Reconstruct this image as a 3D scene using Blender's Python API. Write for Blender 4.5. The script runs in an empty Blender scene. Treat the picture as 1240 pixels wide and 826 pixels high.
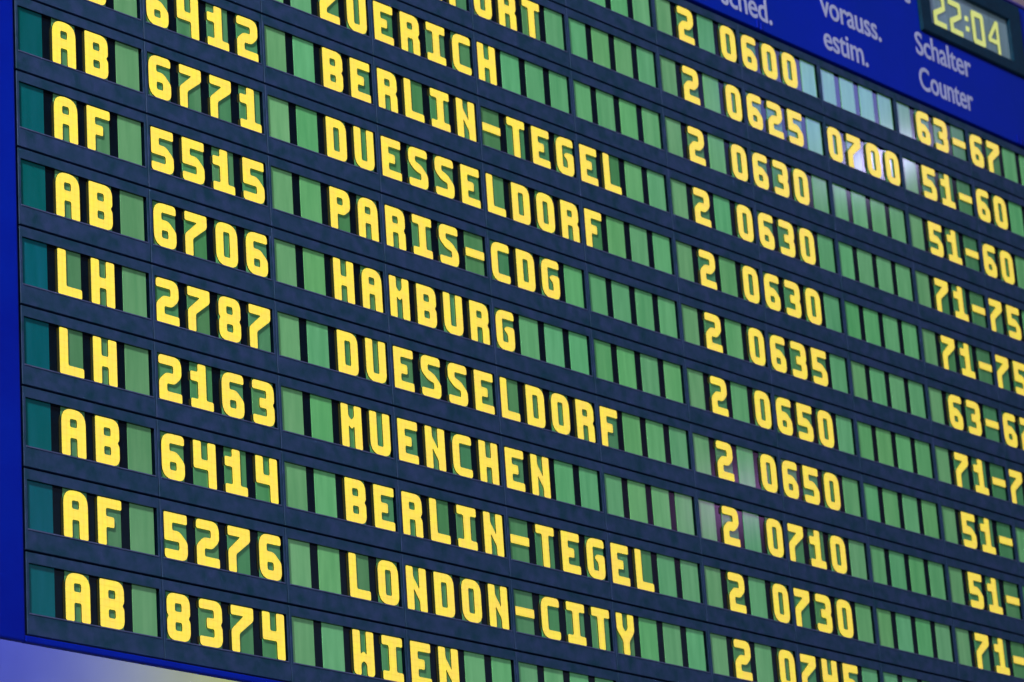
import bpy, bmesh, math, random
from mathutils import Matrix, Vector
random.seed(7)
scene = bpy.context.scene
col = scene.collection

# ------------------------------------------------------------------ units of the board
S = 0.13                       # one display row is 0.13 m high
Z0 = 4.26                      # height above the floor of board line v = 0
PITCH = 0.53084 * S            # character pitch
CW, CH = 0.3797 * S, 0.589 * S # character window

# ------------------------------------------------------------------ camera
rv = Vector((-0.33775798, 0.84959530, -0.07821219)); th = rv.length
Rm = Matrix.Rotation(th, 3, rv / th)               # board axes -> camera axes
A = Matrix(((1, 0, 0), (0, 0, -1), (0, 1, 0)))      # board axes -> world axes
tv = Vector((-6.168818, 6.894988, -41.844363))
Cb = -(Rm.transposed() @ tv)
cam = bpy.data.cameras.new('camera'); cam_o = bpy.data.objects.new('camera', cam); col.objects.link(cam_o)
Wr = (A @ Rm.transposed()).to_4x4()
cam_o.matrix_world = Matrix.Translation(A @ (Cb * S) + Vector((0, 0, Z0))) @ Wr
cam.sensor_width = 36; cam.lens = 118.567; cam.clip_end = 200; cam.clip_start = 0.05
cam.dof.use_dof = True; cam.dof.focus_distance = 5.35; cam.dof.aperture_fstop = 118.567 / 13.0
scene.camera = cam_o
scene.render.resolution_x = 1024; scene.render.resolution_y = 682

# ------------------------------------------------------------------ light
w = bpy.data.worlds.new('World'); scene.world = w; w.use_nodes = True
bg = w.node_tree.nodes['Background']
bg.inputs[0].default_value = (0.50, 0.62, 1.0, 1); bg.inputs[1].default_value = 0.24

def area(name, loc, target, size, power, color, shape='DISK', size_y=None):
    l = bpy.data.lights.new(name, 'AREA'); l.shape = shape; l.size = size
    if size_y: l.size_y = size_y
    l.energy = power; l.color = color
    o = bpy.data.objects.new(name, l); col.objects.link(o); o.location = loc
    o.rotation_euler = (Vector(target) - Vector(loc)).to_track_quat('-Z', 'Y').to_euler()
    return o
def spot(name, loc, target, power, color, ang, blend=1.0, r=0.3):
    l = bpy.data.lights.new(name, 'SPOT'); l.energy = power; l.color = color
    l.spot_size = math.radians(ang); l.spot_blend = blend; l.shadow_soft_size = r
    o = bpy.data.objects.new(name, l); col.objects.link(o); o.location = loc
    o.rotation_euler = (Vector(target) - Vector(loc)).to_track_quat('-Z', 'Y').to_euler()
    return o
area('hall_key_lamp', (-6.0, -3.2, 8.8), (1.5, 0, 3.8), 0.9, 1050, (0.95, 0.98, 1.0))
# two hall downlights whose mirror images show in the glossy display windows
area('hall_downlight', (11.62, -6.04, 8.54), (2.4, 0, 4.2), 0.14, 6.0, (0.60, 0.56, 1.0))
area('hall_downlight', (11.06, -6.0, 8.92), (2.2, 0, 4.4), 0.95, 11.5, (0.28, 0.32, 1.0))  # wide blue disk, added to give the first reflection its halo
area('hall_downlight', (16.3, -10.7, 8.5), (1.8, 0, 3.4), 0.42, 3.4, (0.80, 0.34, 1.0))
spot('violet_wall_fill', (7.2, 6.5, 7.6), (8.3, 10, 5.9), 2500, (0.08, 0.12, 1.0), 66)  # unseen spot, added to colour the blurred wall violet
spot('warm_wall_fill', (12.0, 7.2, 7.2), (10.75, 10, 6.1), 1300, (0.90, 1.0, 0.05), 56)  # unseen spot, added to turn the wall yellow further right
spot('ceiling_fill_spot', (8.5, 7.5, 6.0), (11.3, 4.9, 9.0), 330, (1.0, 0.74, 0.95), 80)  # added uplight out of view, brightens the ceiling above the header

vs = scene.view_settings
vs.view_transform = 'Standard'; vs.look = 'None'; vs.exposure = 0; vs.gamma = 1; vs.use_curve_mapping = False

# ------------------------------------------------------------------ materials
def mat(name):
    m = bpy.data.materials.new(name); m.use_nodes = True
    nt = m.node_tree; return m, nt, nt.nodes['Principled BSDF']
def node(nt, t, **k):
    n = nt.nodes.new(t)
    for a, b in k.items(): setattr(n, a, b)
    return n
def mottled(name, c, amp=0.2, scale=60, rough=0.45, spec=0.4, c2=None, bump=0.0, bscale=900, stretch=(1, 1, 1), obvar=0.0):
    m, nt, p = mat(name)
    tc = node(nt, 'ShaderNodeTexCoord'); mp = node(nt, 'ShaderNodeMapping')
    mp.inputs['Scale'].default_value = stretch
    nt.links.new(tc.outputs['Object'], mp.inputs['Vector'])
    vec = mp.outputs['Vector']
    oi = node(nt, 'ShaderNodeObjectInfo')
    ad = node(nt, 'ShaderNodeVectorMath', operation='ADD')
    cmb = node(nt, 'ShaderNodeMath', operation='MULTIPLY'); cmb.inputs[1].default_value = 37.0
    nt.links.new(oi.outputs['Random'], cmb.inputs[0])
    nt.links.new(vec, ad.inputs[0]); nt.links.new(cmb.outputs[0], ad.inputs[1])
    n = node(nt, 'ShaderNodeTexNoise'); n.inputs['Scale'].default_value = scale; n.inputs['Detail'].default_value = 4
    nt.links.new(ad.outputs[0], n.inputs['Vector'])
    mx = node(nt, 'ShaderNodeMix', data_type='RGBA')
    rmp = node(nt, 'ShaderNodeMapRange'); rmp.inputs[1].default_value = .3; rmp.inputs[2].default_value = .7
    nt.links.new(n.outputs['Fac'], rmp.inputs[0])
    nt.links.new(rmp.outputs[0], mx.inputs[0])
    c2 = c2 or c
    mx.inputs[6].default_value = tuple(v * (1 - amp) for v in c) + (1,)
    mx.inputs[7].default_value = tuple(v * (1 + amp) for v in c2) + (1,)
    out = mx.outputs[2]
    nt.links.new(out, p.inputs['Base Color'])
    p.inputs['Roughness'].default_value = rough
    p.inputs['Specular IOR Level'].default_value = spec
    if bump:
        b = node(nt, 'ShaderNodeBump'); b.inputs['Strength'].default_value = bump; b.inputs['Distance'].default_value = 0.0004
        n2 = node(nt, 'ShaderNodeTexNoise'); n2.inputs['Scale'].default_value = bscale
        nt.links.new(ad.outputs[0], n2.inputs['Vector']); nt.links.new(n2.outputs['Fac'], b.inputs['Height'])
        nt.links.new(b.outputs[0], p.inputs['Normal'])
    return m, nt, p, out

BEZ = mottled('navy_powder_coat', (0.016, 0.078, 0.136), .28, 45, .5, .22, c2=(0.034, 0.058, 0.150), bump=.6, bscale=700)[0]
LIP = mottled('grey_blue_lip', (0.10, 0.12, 0.26), .2, 60, .4, .4)[0]
GAP = mottled('black_display_mask', (0.001, 0.006, 0.014), .3, 60, .10, .5)[0]
BLUE = mottled('bright_blue_enamel', (0.0, 0.012, 0.44), .10, 6, .4, .2, c2=(0.0, 0.02, 0.46), bump=.3, bscale=300)[0]
HEAD = mottled('header_blue_enamel', (0.0, 0.030, 0.56), .10, 5, .42, .12, c2=(0.0, 0.022, 0.56), bump=.3, bscale=300)[0]
CAVE = mottled('dark_backing', (0.002, 0.003, 0.012), .2, 40, .6, .2)[0]
TRIM = mottled('violet_top_trim', (0.10, 0.07, 0.40), .1, 20, .4, .4)[0]
CLKB = mottled('clock_dark_bezel', (0.002, 0.036, 0.070), .2, 40, .4, .2, bump=.4)[0]
LETW = mottled('lavender_print', (0.66, 0.68, 1.0), .02, 40, .5, .1)[0]
SIDE = mottled('letter_edge', (0.03, 0.05, 0.01), .1, 40, .6, .2)[0]

def display(name, c, c2, em, amp=.12, rough=.10, spec=.6):
    """display plate: coloured back reflector behind glass, faintly lit from behind; hue varies from cell to cell"""
    m, nt, p, out = mottled(name, c, amp, 22, rough, spec, c2=c2, stretch=(3.0, 1, .35))
    oi = node(nt, 'ShaderNodeObjectInfo')
    mul = node(nt, 'ShaderNodeMix', data_type='RGBA', blend_type='MULTIPLY'); mul.inputs[0].default_value = 1
    nt.links.new(out, mul.inputs[6]); nt.links.new(oi.outputs['Color'], mul.inputs[7])
    nt.links.new(mul.outputs[2], p.inputs['Base Color']); nt.links.new(mul.outputs[2], p.inputs['Emission Color'])
    p.inputs['Emission Strength'].default_value = em
    return m
GREEN = display('green_display_plate', (0.165, 0.56, 0.205), (0.21, 0.59, 0.235), .15, amp=.06)
TEAL = display('teal_display_plate', (0.0, 0.145, 0.16), (0.004, 0.13, 0.165), .12)
CLKW = display('clock_window', (0.20, 0.33, 0.33), (0.24, 0.35, 0.42), .12)

def lit(name, c, c2, em, grid=True, dark=.74):
    m, nt, p = mat(name)
    tc = node(nt, 'ShaderNodeTexCoord'); sep = node(nt, 'ShaderNodeSeparateXYZ')
    nt.links.new(tc.outputs['Object'], sep.inputs[0])
    n = node(nt, 'ShaderNodeTexNoise'); n.inputs['Scale'].default_value = 55; n.inputs['Detail'].default_value = 3
    oi = node(nt, 'ShaderNodeObjectInfo'); k = node(nt, 'ShaderNodeMath', operation='MULTIPLY'); k.inputs[1].default_value = 19
    ad = node(nt, 'ShaderNodeVectorMath', operation='ADD')
    nt.links.new(oi.outputs['Random'], k.inputs[0]); nt.links.new(tc.outputs['Object'], ad.inputs[0]); nt.links.new(k.outputs[0], ad.inputs[1])
    nt.links.new(ad.outputs[0], n.inputs['Vector'])
    mx = node(nt, 'ShaderNodeMix', data_type='RGBA')
    r = node(nt, 'ShaderNodeMapRange'); r.inputs[1].default_value = .35; r.inputs[2].default_value = .65
    nt.links.new(n.outputs['Fac'], r.inputs[0]); nt.links.new(r.outputs[0], mx.inputs[0])
    mx.inputs[6].default_value = c + (1,); mx.inputs[7].default_value = c2 + (1,)
    cur = mx.outputs[2]
    if grid:   # fine joints of the segment mosaic: 5 x 7 dots
        prev = None
        for axis, per, off in (('X', CW / 5, 0.0), ('Z', CH / 7, 0.0)):
            a = node(nt, 'ShaderNodeMath', operation='DIVIDE'); a.inputs[1].default_value = per
            nt.links.new(sep.outputs[axis], a.inputs[0])
            f = node(nt, 'ShaderNodeMath', operation='FRACT'); nt.links.new(a.outputs[0], f.inputs[0])
            s = node(nt, 'ShaderNodeMath', operation='SUBTRACT'); s.inputs[1].default_value = .5
            nt.links.new(f.outputs[0], s.inputs[0])
            ab = node(nt, 'ShaderNodeMath', operation='ABSOLUTE'); nt.links.new(s.outputs[0], ab.inputs[0])
            g = node(nt, 'ShaderNodeMath', operation='GREATER_THAN'); g.inputs[1].default_value = .455 if axis == 'X' else .462
            nt.links.new(ab.outputs[0], g.inputs[0])
            if prev is None: prev = g.outputs[0]
            else:
                mm = node(nt, 'ShaderNodeMath', operation='MAXIMUM')
                nt.links.new(prev, mm.inputs[0]); nt.links.new(g.outputs[0], mm.inputs[1]); prev = mm.outputs[0]
        mr = node(nt, 'ShaderNodeMapRange'); mr.inputs[3].default_value = 1; mr.inputs[4].default_value = dark
        nt.links.new(prev, mr.inputs[0])
        m2 = node(nt, 'ShaderNodeMix', data_type='RGBA', blend_type='MULTIPLY'); m2.inputs[0].default_value = 1
        nt.links.new(cur, m2.inputs[6]); nt.links.new(mr.outputs[0], m2.inputs[7]); cur = m2.outputs[2]
    nt.links.new(cur, p.inputs['Base Color']); nt.links.new(cur, p.inputs['Emission Color'])
    p.inputs['Emission Strength'].default_value = em
    p.inputs['Roughness'].default_value = .25; p.inputs['Specular IOR Level'].default_value = .4
    return m
YEL = lit('lit_yellow_segments', (0.96, 0.765, 0.075), (0.97, 0.690, 0.095), .66)
CLKY = lit('clock_yellow_segments', (0.66, 0.72, 0.17), (0.72, 0.76, 0.2), .55, grid=False)
WALL = mottled('hall_wall_plaster', (0.15, 0.15, 0.15), .14, 1.1, .8, .1, c2=(0.165, 0.165, 0.145))[0]
CEIL = mottled('hall_ceiling_panel', (0.62, 0.60, 0.62), .10, 1.2, .8, .2)[0]
FLOOR = mottled('hall_floor_stone', (0.22, 0.22, 0.24), .2, 1.5, .3, .4)[0]

# ------------------------------------------------------------------ mesh helpers (local x right, y into the board, z up)
def box(bm, x0, x1, y0, y1, z0, z1, mi=0):
    v = [bm.verts.new(p) for p in ((x0,y0,z0),(x1,y0,z0),(x1,y1,z0),(x0,y1,z0),(x0,y0,z1),(x1,y0,z1),(x1,y1,z1),(x0,y1,z1))]
    fs = []
    for q in ((0,3,2,1),(4,5,6,7),(0,1,5,4),(1,2,6,5),(2,3,7,6),(3,0,4,7)):
        f = bm.faces.new([v[i] for i in q]); f.material_index = mi; fs.append(f)
    return fs
def frame_ring(bm, X0, X1, Z0_, Z1, x0, x1, z0, z1, yf, yb, mi=0, ch=0.0, inner=None):
    """a rectangular ring with front at yf, back at yb and a small chamfer on its outer front edge"""
    def loop(a, b, c, d, y): return [bm.verts.new(p) for p in ((a,y,c),(b,y,c),(b,y,d),(a,y,d))]
    o2 = loop(X0, X1, Z0_, Z1, yb); o1 = loop(X0, X1, Z0_, Z1, yf + ch)
    o0 = loop(X0+ch, X1-ch, Z0_+ch, Z1-ch, yf); i0 = loop(x0-ch*.5, x1+ch*.5, z0-ch*.5, z1+ch*.5, yf)
    i1 = loop(x0, x1, z0, z1, yf + ch*.5); i2 = loop(x0, x1, z0, z1, yb)
    for a, b in ((o2,o1),(o1,o0),(o0,i0),(i0,i1),(i1,i2),(i2,o2)):
        for k in range(4):
            f = bm.faces.new((a[k], a[(k+1)%4], b[(k+1)%4], b[k])); f.material_index = inner if (a is i1 and inner is not None) else mi
def mesh(name, bm, mats):
    bmesh.ops.recalc_face_normals(bm, faces=bm.faces)
    me = bpy.data.meshes.new(name); bm.to_mesh(me); bm.free()
    for m in mats: me.materials.append(m)
    return me
def link(name, me, parent=None, loc=(0,0,0), label=None, kind=None, cat=None, group=None):
    o = bpy.data.objects.new(name, me); col.objects.link(o); o.location = loc
    if parent: o.parent = parent
    if label: o['label'] = label
    if kind: o['kind'] = kind
    if cat: o['category'] = cat
    if group: o['group'] = group
    return o

# ------------------------------------------------------------------ glyph outlines on a 10 x 15 cell; (x, y[, corner radius])
a, b_, y1, y2, y3, y4, t = 3.5, 6.4, 3.1, 5.85, 9.2, 11.9, 15
def rect(x0, x1, z0, z1): return [(x0, z0), (x1, z0), (x1, z1), (x0, z1)]
UH, LH = rect(a, b_, y3, y4), rect(a, b_, y1, y2)
G = {
 'A': [[(0,0),(a,0),(a,y2),(b_,y2),(b_,0),(10,0),(10,t,4.2),(0,t,4.2)], UH],
 'B': [[(0,0),(10,0,3),(10,6.7,1.2),(9,7.55),(10,8.4,1.2),(10,t,3.2),(0,t)], LH, UH],
 'C': [[(0,0,4.2),(10,0,2.6),(10,y1),(a,y1),(a,y4),(10,y4),(10,t,4.2),(0,t,4.2)]],
 'D': [[(0,0),(10,0,2.8),(10,t,3.6),(0,t)], rect(a, b_, y1, y4)],
 'E': [[(0,0),(10,0),(10,y1),(a,y1),(a,y2),(6.8,y2),(6.8,y3),(a,y3),(a,y4),(10,y4),(10,t),(0,t)]],
 'F': [[(0,0),(a,0),(a,y2),(6.9,y2),(6.9,y3),(a,y3),(a,y4),(10,y4),(10,t),(0,t)]],
 'G': [[(0,0,4.2),(10,0,3.2),(10,9.2,1.2),(5.6,9.2,.9),(4.4,7.9,.5),(b_,6),(b_,y1),(a,y1),(a,y4),(10,y4),(10,t,4.2),(0,t,4.2)]],
 'H': [[(0,0),(a,0),(a,y2),(b_,y2),(b_,0),(10,0),(10,t),(b_,t),(b_,y3),(a,y3),(a,t),(0,t)]],
 'I': [[(0,0),(10,0),(10,y1),(6.8,y1),(6.8,y4),(10,y4),(10,t),(0,t),(0,y4),(3.3,y4),(3.3,y1),(0,y1)]],
 'K': [[(0,0),(a,0),(a,5.2),(b_,0),(10,0),(10,1.5),(6.4,7.5),(10,13.5),(10,t),(b_,t),(a,9.8),(a,t),(0,t)]],
 'L': [[(0,0),(10,0),(10,y1),(a,y1),(a,t),(0,t)]],
 'M': [[(0,0),(a,0),(a,7.9),(4.95,6.6),(b_,7.9),(b_,0),(10,0),(10,t),(b_,t),(b_,11.2),(4.95,9.7),(a,11.2),(a,t),(0,t)]],
 'N': [[(0,0),(a,0),(a,7.6),(b_,3.4),(b_,0),(10,0),(10,t),(b_,t),(b_,7.4),(a,11.6),(a,t),(0,t)]],
 'O': [[(0,0,4.2),(10,0,3.6),(10,t,4.2),(0,t,3.6)], rect(a, b_, y1, y4)],
 'P': [[(0,0),(a,0),(a,y2),(6.9,y2,1),(10,8.4,1.2),(10,t,3.6),(0,t)], UH],
 'R': [[(0,0),(a,0),(a,y2),(b_,y2),(b_,0),(10,0),(10,6.3,1.2),(8.9,7.3),(10,8.3,1.2),(10,t,3.6),(0,t)], UH],
 'S': [[(0,0,3),(10,0,3.6),(10,5.6,1.2),(6.6,8.8,1),(a,9.8,.5),(a,y4),(10,y4),(10,t,4.2),(0,t,4.2),(0,9,1.5),(3.2,6.3,1),(b_,5.5,.4),(b_,y1),(0,y1)]],
 'T': [[(3.3,0),(6.8,0),(6.8,y4),(10,y4),(10,t),(0,t),(0,y4),(3.3,y4)]],
 'U': [[(0,0,4.2),(10,0,3.4),(10,t),(b_,t),(b_,y1),(a,y1),(a,t),(0,t)]],
 'W': [[(0,0,3),(a,0,.8),(a,3.8),(4.95,5),(b_,3.8),(b_,0,.8),(10,0,3),(10,t),(b_,t),(b_,7),(4.95,8.2),(a,7),(a,t),(0,t)]],
 'Y': [[(3.3,0),(6.8,0),(6.8,5),(10,8.9,1.2),(10,t),(b_,t),(b_,10),(4.95,8.4),(a,10),(a,t),(0,t),(0,8.9,1.2),(3.3,5)]],
 'Z': [[(0,0),(10,0),(10,y1),(a,y1),(a,4.8),(10,11,.8),(10,t),(0,t),(0,y4),(6,y4),(0,6.6,.8)]],
 '-': [[(0,6,.2),(10,6,.2),(10,9.1,.2),(0,9.1,.2)]],
 '1': [[(0,0),(10,0),(10,y1),(6.9,y1),(6.9,t),(3.3,t),(3.3,12.2),(0,12.2),(0,9),(3.3,9),(3.3,y1),(0,y1)]],
 '2': [[(0,0),(10,0),(10,y1),(a,y1),(a,5.8),(6.9,5.8,1.2),(10,8.7,1.4),(10,t,4.2),(0,t,3),(0,y4),(b_,y4),(b_,9.3),(3.2,9.3,1.2),(0,6.4,1.2)]],
 '3': [[(0,0,3.4),(10,0,3.6),(10,6.6,1.2),(9.1,7.5),(10,8.4,1.2),(10,t,4.2),(0,t,3.2),(0,y4),(b_,y4),(b_,y3),(3.2,y3),(3.2,y2),(b_,y2),(b_,y1),(0,y1)]],
 '4': [[(b_,0),(10,0),(10,t),(b_,t),(b_,9),(a,9),(a,t),(0,t),(0,y2),(b_,y2)]],
 '5': [[(0,0,3.4),(10,0,3.6),(10,6.1,1),(6.6,9.3,1.2),(a,9.3),(a,y4),(10,y4),(10,t),(0,t),(0,y2),(b_,y2),(b_,y1),(0,y1)]],
 '6': [[(0,0,4.2),(10,0,3.8),(10,6.1,1),(6.6,9.3,1.2),(a,9.3),(a,y4),(10,y4),(10,t,4.2),(0,t,4.2)], LH],
 '7': [[(0,0),(a,0),(a,6.0),(10,10.9,.8),(10,t),(0,t),(0,y4),(5.6,y4),(0,7,.8)]],
 '8': [[(0,0,4.2),(10,0,3.8),(10,6.6,1.2),(9.1,7.5),(10,8.4,1.2),(10,t,4.2),(0,t,4),(0,8.4,1.2),(.9,7.5),(0,6.6,1.2)], LH, UH],
}
G['0'] = G['O']
s_ = 2.5
CLK = {
 '2': [[(0,0),(10,0),(10,s_),(s_+.3,s_),(s_+.3,4.7),(10,8.4,.8),(10,t,1.6),(0,t,1.6),(0,t-s_),(10-s_,t-s_),(10-s_,9.6),(0,6,.8)]],
 '0': [[(0,0,1.8),(10,0,1.8),(10,t,1.8),(0,t,1.8)], rect(s_+.2, 9.8-s_, s_, t-s_)],
 '4': [[(7,0),(9.2,0),(9.2,t),(7,t),(0,6.4),(0,4.2),(7,4.2)], [(7,6.2),(2.4,6.2),(7,11.8)]],
}
def rounded(pts, dr=.6, seg=5):
    out = []; n = len(pts)
    for i, p in enumerate(pts):
        P = Vector(p[:2]); r = p[2] if len(p) > 2 else dr
        u = Vector(pts[i-1][:2]) - P; v = Vector(pts[(i+1) % n][:2]) - P
        r = min(r, u.length * .49, v.length * .49)
        p0 = P + u.normalized() * r; p1 = P + v.normalized() * r
        sg = seg if r > .9 else 2
        for k in range(sg + 1):
            q = k / sg; q_ = 1 - q
            out.append(p0 * q_ * q_ + P * 2 * q * q_ * .92 + p1 * q * q + (p0 + p1) * .5 * 2 * q * q_ * .08)
    return out
def glyph_mesh(name, loops, w_, h_, thick, mats, dr=.6):
    cu = bpy.data.curves.new(name, 'CURVE'); cu.dimensions = '2D'; cu.fill_mode = 'BOTH'; cu.extrude = thick / 2
    for L in loops:
        pts = rounded(L, dr)
        sp = cu.splines.new('POLY'); sp.points.add(len(pts) - 1); sp.use_cyclic_u = True
        for k, q in enumerate(pts): sp.points[k].co = (q.x / 10 * w_, q.y / 15 * h_, 0, 1)
    o = bpy.data.objects.new(name, cu); col.objects.link(o)
    bpy.context.view_layer.update()
    me = bpy.data.meshes.new_from_object(o.evaluated_get(bpy.context.evaluated_depsgraph_get()))
    bpy.data.objects.remove(o)
    me.name = name
    for v in me.vertices: v.co = (v.co.x, -v.co.z, v.co.y)
    me.materials.clear()
    for m in mats: me.materials.append(m)
    me.update()
    for p in me.polygons:
        p.material_index = 0 if abs(p.normal.y) > .7 else 1
        p.use_smooth = False
    return me
PLATE_Y = 0.0042
glyphs = {c: glyph_mesh('glyph', L, CW * 1.0, CH * .985, .0022, [YEL, SIDE]) for c, L in G.items()}

# ------------------------------------------------------------------ the board
UL, UR = -0.62, 27.75
VT, VB = -4.02, 10.945
def X(u): return u * S
def Z(v): return Z0 - v * S
board = bpy.data.objects.new('departures_board', None); col.objects.link(board)
BX, BZ = X((UL + UR) / 2), Z(VB)
board.location = (BX, 0, BZ)
board['label'] = 'large blue airport departures board with yellow flight codes and cities in green display windows'
board['category'] = 'departures board'
def bl(u, v, y=0.0): return (X(u) - BX, y, Z(v) - BZ)
def part_box(name, u0, u1, v0, v1, yf, yb, m, bev=.0015, label=None):
    bm = bmesh.new(); box(bm, X(u0)-BX, X(u1)-BX, yf, yb, Z(v1)-BZ, Z(v0)-BZ)
    if bev: bmesh.ops.bevel(bm, geom=bm.edges[:], offset=bev, segments=2, affect='EDGES', profile=.6)
    return link(name, mesh(name, bm, [m]), board, label=label)

HB = -1.175
part_box('cabinet', UL + .01, UR - .01, VT + .06, 10.0, .024, .36, BLUE, .004)
part_box('backing_panel', -.10, UR - .3, HB + .005, 10.86, .012, .0235, CAVE, 0)
part_box('side_frame', UL, -.125, HB, VB, -.004, .008, BLUE, .003)
part_box('side_frame', 27.48, UR, HB, VB, -.004, .008, BLUE, .003)
part_box('bottom_trim', -.122, 27.478, 10.868, VB, -.004, .008, BLUE, .002)
part_box('top_trim', UL, UR, VT, VT + .055, -.006, .03, TRIM, .002)

# header: a sheet metal panel with a cut-out for the clock
CU0, CU1, CV0, CV1 = 20.03, 23.27, -3.925, -2.535
bm = bmesh.new()
frame_ring(bm, X(UL)-BX, X(UR)-BX, Z(HB-.004)-BZ, Z(VT+.06)-BZ, X(CU0)-BX, X(CU1)-BX, Z(CV1)-BZ, Z(CV0)-BZ, -.003, .02, 0, .0015)
header = link('header_panel', mesh('header_panel', bm, [HEAD]), board)

def text(body, u0, v, u1, size, parent=None, name='lettering', squeeze=None, label=None):
    cu = bpy.data.curves.new(name, 'FONT'); cu.body = body; cu.size = 1; cu.extrude = .004; cu.offset = .012
    cu.resolution_u = 6; cu.space_character = .97
    o = bpy.data.objects.new(name, cu); col.objects.link(o); bpy.context.view_layer.update()
    me = bpy.data.meshes.new_from_object(o.evaluated_get(bpy.context.evaluated_depsgraph_get())); bpy.data.objects.remove(o)
    xs = [q.co.x for q in me.vertices]; x0, x1 = min(xs), max(xs)
    sx = (u1 - u0) * S / (x1 - x0); sz = size * S
    for q in me.vertices: q.co = ((q.co.x - x0) * sx, -q.co.z * .06 , q.co.y * sz)
    me.materials.clear(); me.materials.append(LETW); me.update(); me.name = name
    p = bl(u0, v)
    return link(name, me, header, (p[0], -.0034, p[2]), label)
SZ = .60
text('Schalter', 19.83, -2.06, 21.49, SZ, label='word Schalter in lavender lettering')
text('Counter', 19.83, -1.415, 21.43, SZ, label='word Counter in lavender lettering')
text('vorauss.', 17.11, -1.965, 18.80, SZ, label='word vorauss. in lavender lettering')
text('estim.', 17.11, -1.375, 18.33, SZ, label='word estim. in lavender lettering')
text('sched.', 14.40, -1.36, 15.71, SZ, label='word sched. in lavender lettering')
text('e', 19.60, -2.965, 19.82, SZ, label='letter e beside the clock')
for u in (7.9, 15.35, 22.80):
    bm = bmesh.new()
    p = bl(u, -1.27)
    box(bm, p[0]-.010, p[0]-.004, -.0055, -.0025, p[2]-.011, p[2]+.009); box(bm, p[0]+.003, p[0]+.010, -.0055, -.0025, p[2]-.012, p[2]+.004)
    bmesh.ops.bevel(bm, geom=bm.edges[:], offset=.001, segments=1, affect='EDGES')
    link('panel_latch', mesh('panel_latch', bm, [BLUE]), header)

# display modules
ROWS = {
 -1: {25:'2', 27:'0600', 37:'63-67'},
  0: {10:'FRANKFURT', 25:'2', 27:'0625', 32:'0700', 37:'51-60'},
  1: {10:'ZUERICH', 25:'2', 27:'0630', 37:'51-60'},
  2: {1:'AB', 4:'6412', 10:'BERLIN-TEGEL', 25:'2', 27:'0630', 37:'71-75'},
  3: {1:'AB', 4:'6771', 10:'DUESSELDORF', 25:'2', 27:'0630', 37:'71-75'},
  4: {1:'AF', 4:'5515', 10:'PARIS-CDG', 25:'2', 27:'0635', 37:'63-67'},
  5: {1:'AB', 4:'6706', 10:'HAMBURG', 25:'2', 27:'0650', 37:'71-75'},
  6: {1:'LH', 4:'2787', 10:'DUESSELDORF', 25:'2', 27:'0650', 37:'51-'},
  7: {1:'LH', 4:'2163', 10:'MUENCHEN', 25:'2', 27:'0710', 37:'51-'},
  8: {1:'AB', 4:'6414', 10:'BERLIN-TEGEL', 25:'2', 27:'0730', 37:'71-'},
  9: {1:'AF', 4:'5276', 10:'LONDON-CITY', 25:'2', 27:'0745'},
 10: {1:'AB', 4:'8374', 10:'WIEN'},
}
# module frame (origin = top left corner of its first character window)
p4 = 4 * PITCH; gap = PITCH - CW; gr = .0007
X0, X1 = -gap/2 + gr, p4 - gap/2 - gr
ZT, ZBm = .130 * S, -.842 * S
wx0, wx1 = -.030 * S, p4 - gap + .030 * S
wz1, wz0 = .004 * S, -.592 * S
bm = bmesh.new()
frame_ring(bm, X0, X1, ZBm, ZT, wx0, wx1, wz0, wz1, 0, .0115, 0, .0005, inner=1)
box(bm, wx0 - .002, wx1 + .002, PLATE_Y + .0012, .011, wz0 - .002, wz1 + .002, 1)
housing = mesh('display_module', bm, [BEZ, GAP])
bm = bmesh.new(); box(bm, wx0 - .0005, wx1 + .0005, -.0007, .0035, wz0 - .0016, wz0 + .0002)
lip = mesh('window_lip', bm, [LIP])
def plate(m, inset=0.0):
    bm = bmesh.new(); box(bm, inset, CW, PLATE_Y, PLATE_Y + .0011, -CH - .0003, 0)
    return mesh('cell_plate', bm, [m])
plate_g, plate_t, plate_l = plate(GREEN), plate(TEAL), plate(GREEN, .0014)

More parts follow.
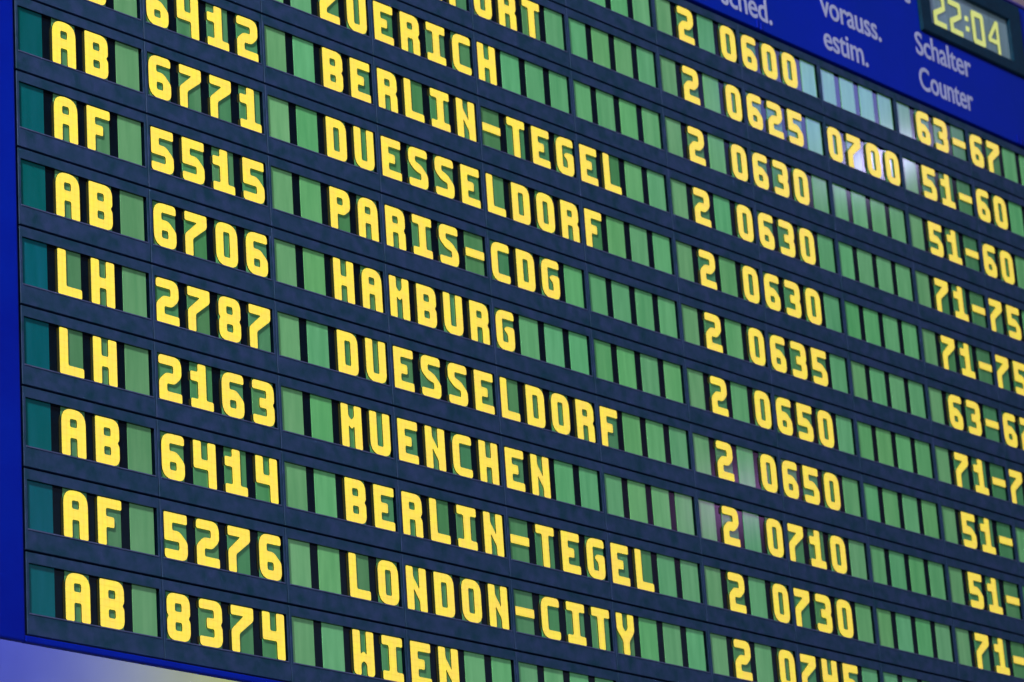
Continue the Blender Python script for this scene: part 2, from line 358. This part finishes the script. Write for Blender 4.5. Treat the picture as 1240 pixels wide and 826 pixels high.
from bpy_extras.object_utils import world_to_camera_view
bpy.context.view_layer.update()
def seen(u0, u1, v0, v1, m=.035):
    P = [world_to_camera_view(scene, cam_o, Vector((X(u), 0, Z(v)))) for u in (u0, (u0+u1)/2, u1) for v in (v0, v1)]
    return not (max(p.x for p in P) < -m or min(p.x for p in P) > 1 + m or max(p.y for p in P) < -m or min(p.y for p in P) > 1 + m)
PU = .53084
rest = bmesh.new()
def add_mesh(dst, me, off, mi_off):
    tmp = len(dst.verts)
    vs_ = [dst.verts.new(v.co + Vector(off)) for v in me.vertices]
    for p in me.polygons:
        f = dst.faces.new([vs_[i] for i in p.vertices]); f.material_index = p.material_index + mi_off
rng = random.Random(3)
for r in range(-1, 11):
    chars = {}
    for c0, s in ROWS[r].items():
        for k, ch in enumerate(s): chars[c0 + k] = ch
    for mo in range(13):
        u0 = mo * 4 * PU
        org = bl(u0, r)
        if not seen(u0 - .1, u0 + 4 * PU - .1, r - .13, r + .84):
            add_mesh(rest, housing, org, 0)
            for k in range(4): add_mesh(rest, plate_g, (org[0] + k * PITCH, 0, org[2]), 2)
            continue
        M = link('display_module', housing, board, org)
        link('window_lip', lip, M)
        for k in range(4):
            c = mo * 4 + k
            ch = chars.get(c)
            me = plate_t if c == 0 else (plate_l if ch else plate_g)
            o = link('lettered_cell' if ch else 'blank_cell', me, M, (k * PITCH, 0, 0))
            g = rng.uniform(.93, 1.05)
            if c == 3: tint = (.88 * g, .74 * g, .80 * g)
            elif c in (24, 36) or (c == 8): tint = (1.12 * g, .93 * g, .98 * g)
            elif c in (1, 2): tint = (1.0 * g, .90 * g, 1.0 * g)
            else: tint = (g * rng.uniform(.84, 1.10), g * rng.uniform(.95, 1.03), g * rng.uniform(.88, 1.10))
            if ch: tint = tuple(q * .60 for q in tint)      # shade between the strokes, put into the plate's tint
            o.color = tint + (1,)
            if ch:
                nm = 'digit' if ch.isdigit() else ('hyphen' if ch == '-' else 'letter')
                lb = None if ch == '-' else ('yellow digit ' if ch.isdigit() else 'yellow letter ') + ch
                gl = link(nm, glyphs[ch], M, (k * PITCH - .0008, PLATE_Y - .0018, -CH * .997), lb)
me = mesh('display_module', rest, [BEZ, GAP, GREEN])
link('display_module', me, board, kind='stuff')

# ------------------------------------------------------------------ digital clock set into the header
clock = bpy.data.objects.new('digital_clock', None); col.objects.link(clock)
KX, KZ = X((CU0 + CU1) / 2), Z(CV1)
clock.location = (KX, 0, KZ); clock['label'] = 'digital clock in a dark bezel reading 22:04 above the word Schalter'; clock['category'] = 'clock'
def ck(u, v): return (X(u) - KX, Z(v) - KZ)
WU0, WU1, WV0, WV1 = 20.36, 22.875, -3.565, -2.765
bm = bmesh.new(); a0 = ck(CU0 + .006, CV1 - .006); a1 = ck(CU1 - .006, CV0 + .006); w0 = ck(WU0, WV1); w1 = ck(WU1, WV0)
frame_ring(bm, a0[0], a1[0], a0[1], a1[1], w0[0], w1[0], w0[1], w1[1], -.010, .02, 0, .0035)
link('bezel', mesh('bezel', bm, [CLKB]), clock)
bm = bmesh.new(); box(bm, w0[0] - .001, w1[0] + .001, 0, .012, w0[1] - .001, w1[1] + .001)
link('display_window', mesh('display_window', bm, [CLKW]), clock)
dw, dh = .385 * S, .64 * S
ckg = {c: glyph_mesh('clock_digit', L, dw, dh, .0016, [CLKY, SIDE], .3) for c, L in CLK.items()}
for ch, u in (('2', 20.515), ('2', 21.015), ('0', 21.715), ('4', 22.215)):
    p = ck(u, -2.80)
    link('digit', ckg[ch], clock, (p[0], -.001, p[1]), 'pale yellow clock digit ' + ch)
bm = bmesh.new()
for v in (-3.02, -3.215):
    p = ck(21.575, v); box(bm, p[0] - .0052, p[0] + .0052, -.0018, 0, p[1] - .0055, p[1] + .0055)
link('colon', mesh('colon', bm, [CLKY]), clock)

# ------------------------------------------------------------------ hall behind
def slab(name, x0, x1, y0, y1_, z0, z1, m):
    bm = bmesh.new(); box(bm, x0, x1, y0, y1_, z0, z1)
    return link(name, mesh(name, bm, [m]), kind='structure')
slab('wall', -14, 32, 10, 10.3, 0, 9.0, WALL)
slab('ceiling', -14, 32, -14, 10.3, 9.02, 9.3, CEIL)
slab('floor', -14, 32, -14, 10.3, -.3, -.004, FLOOR)

scene.render.engine = 'CYCLES'
scene.cycles.max_bounces = 6
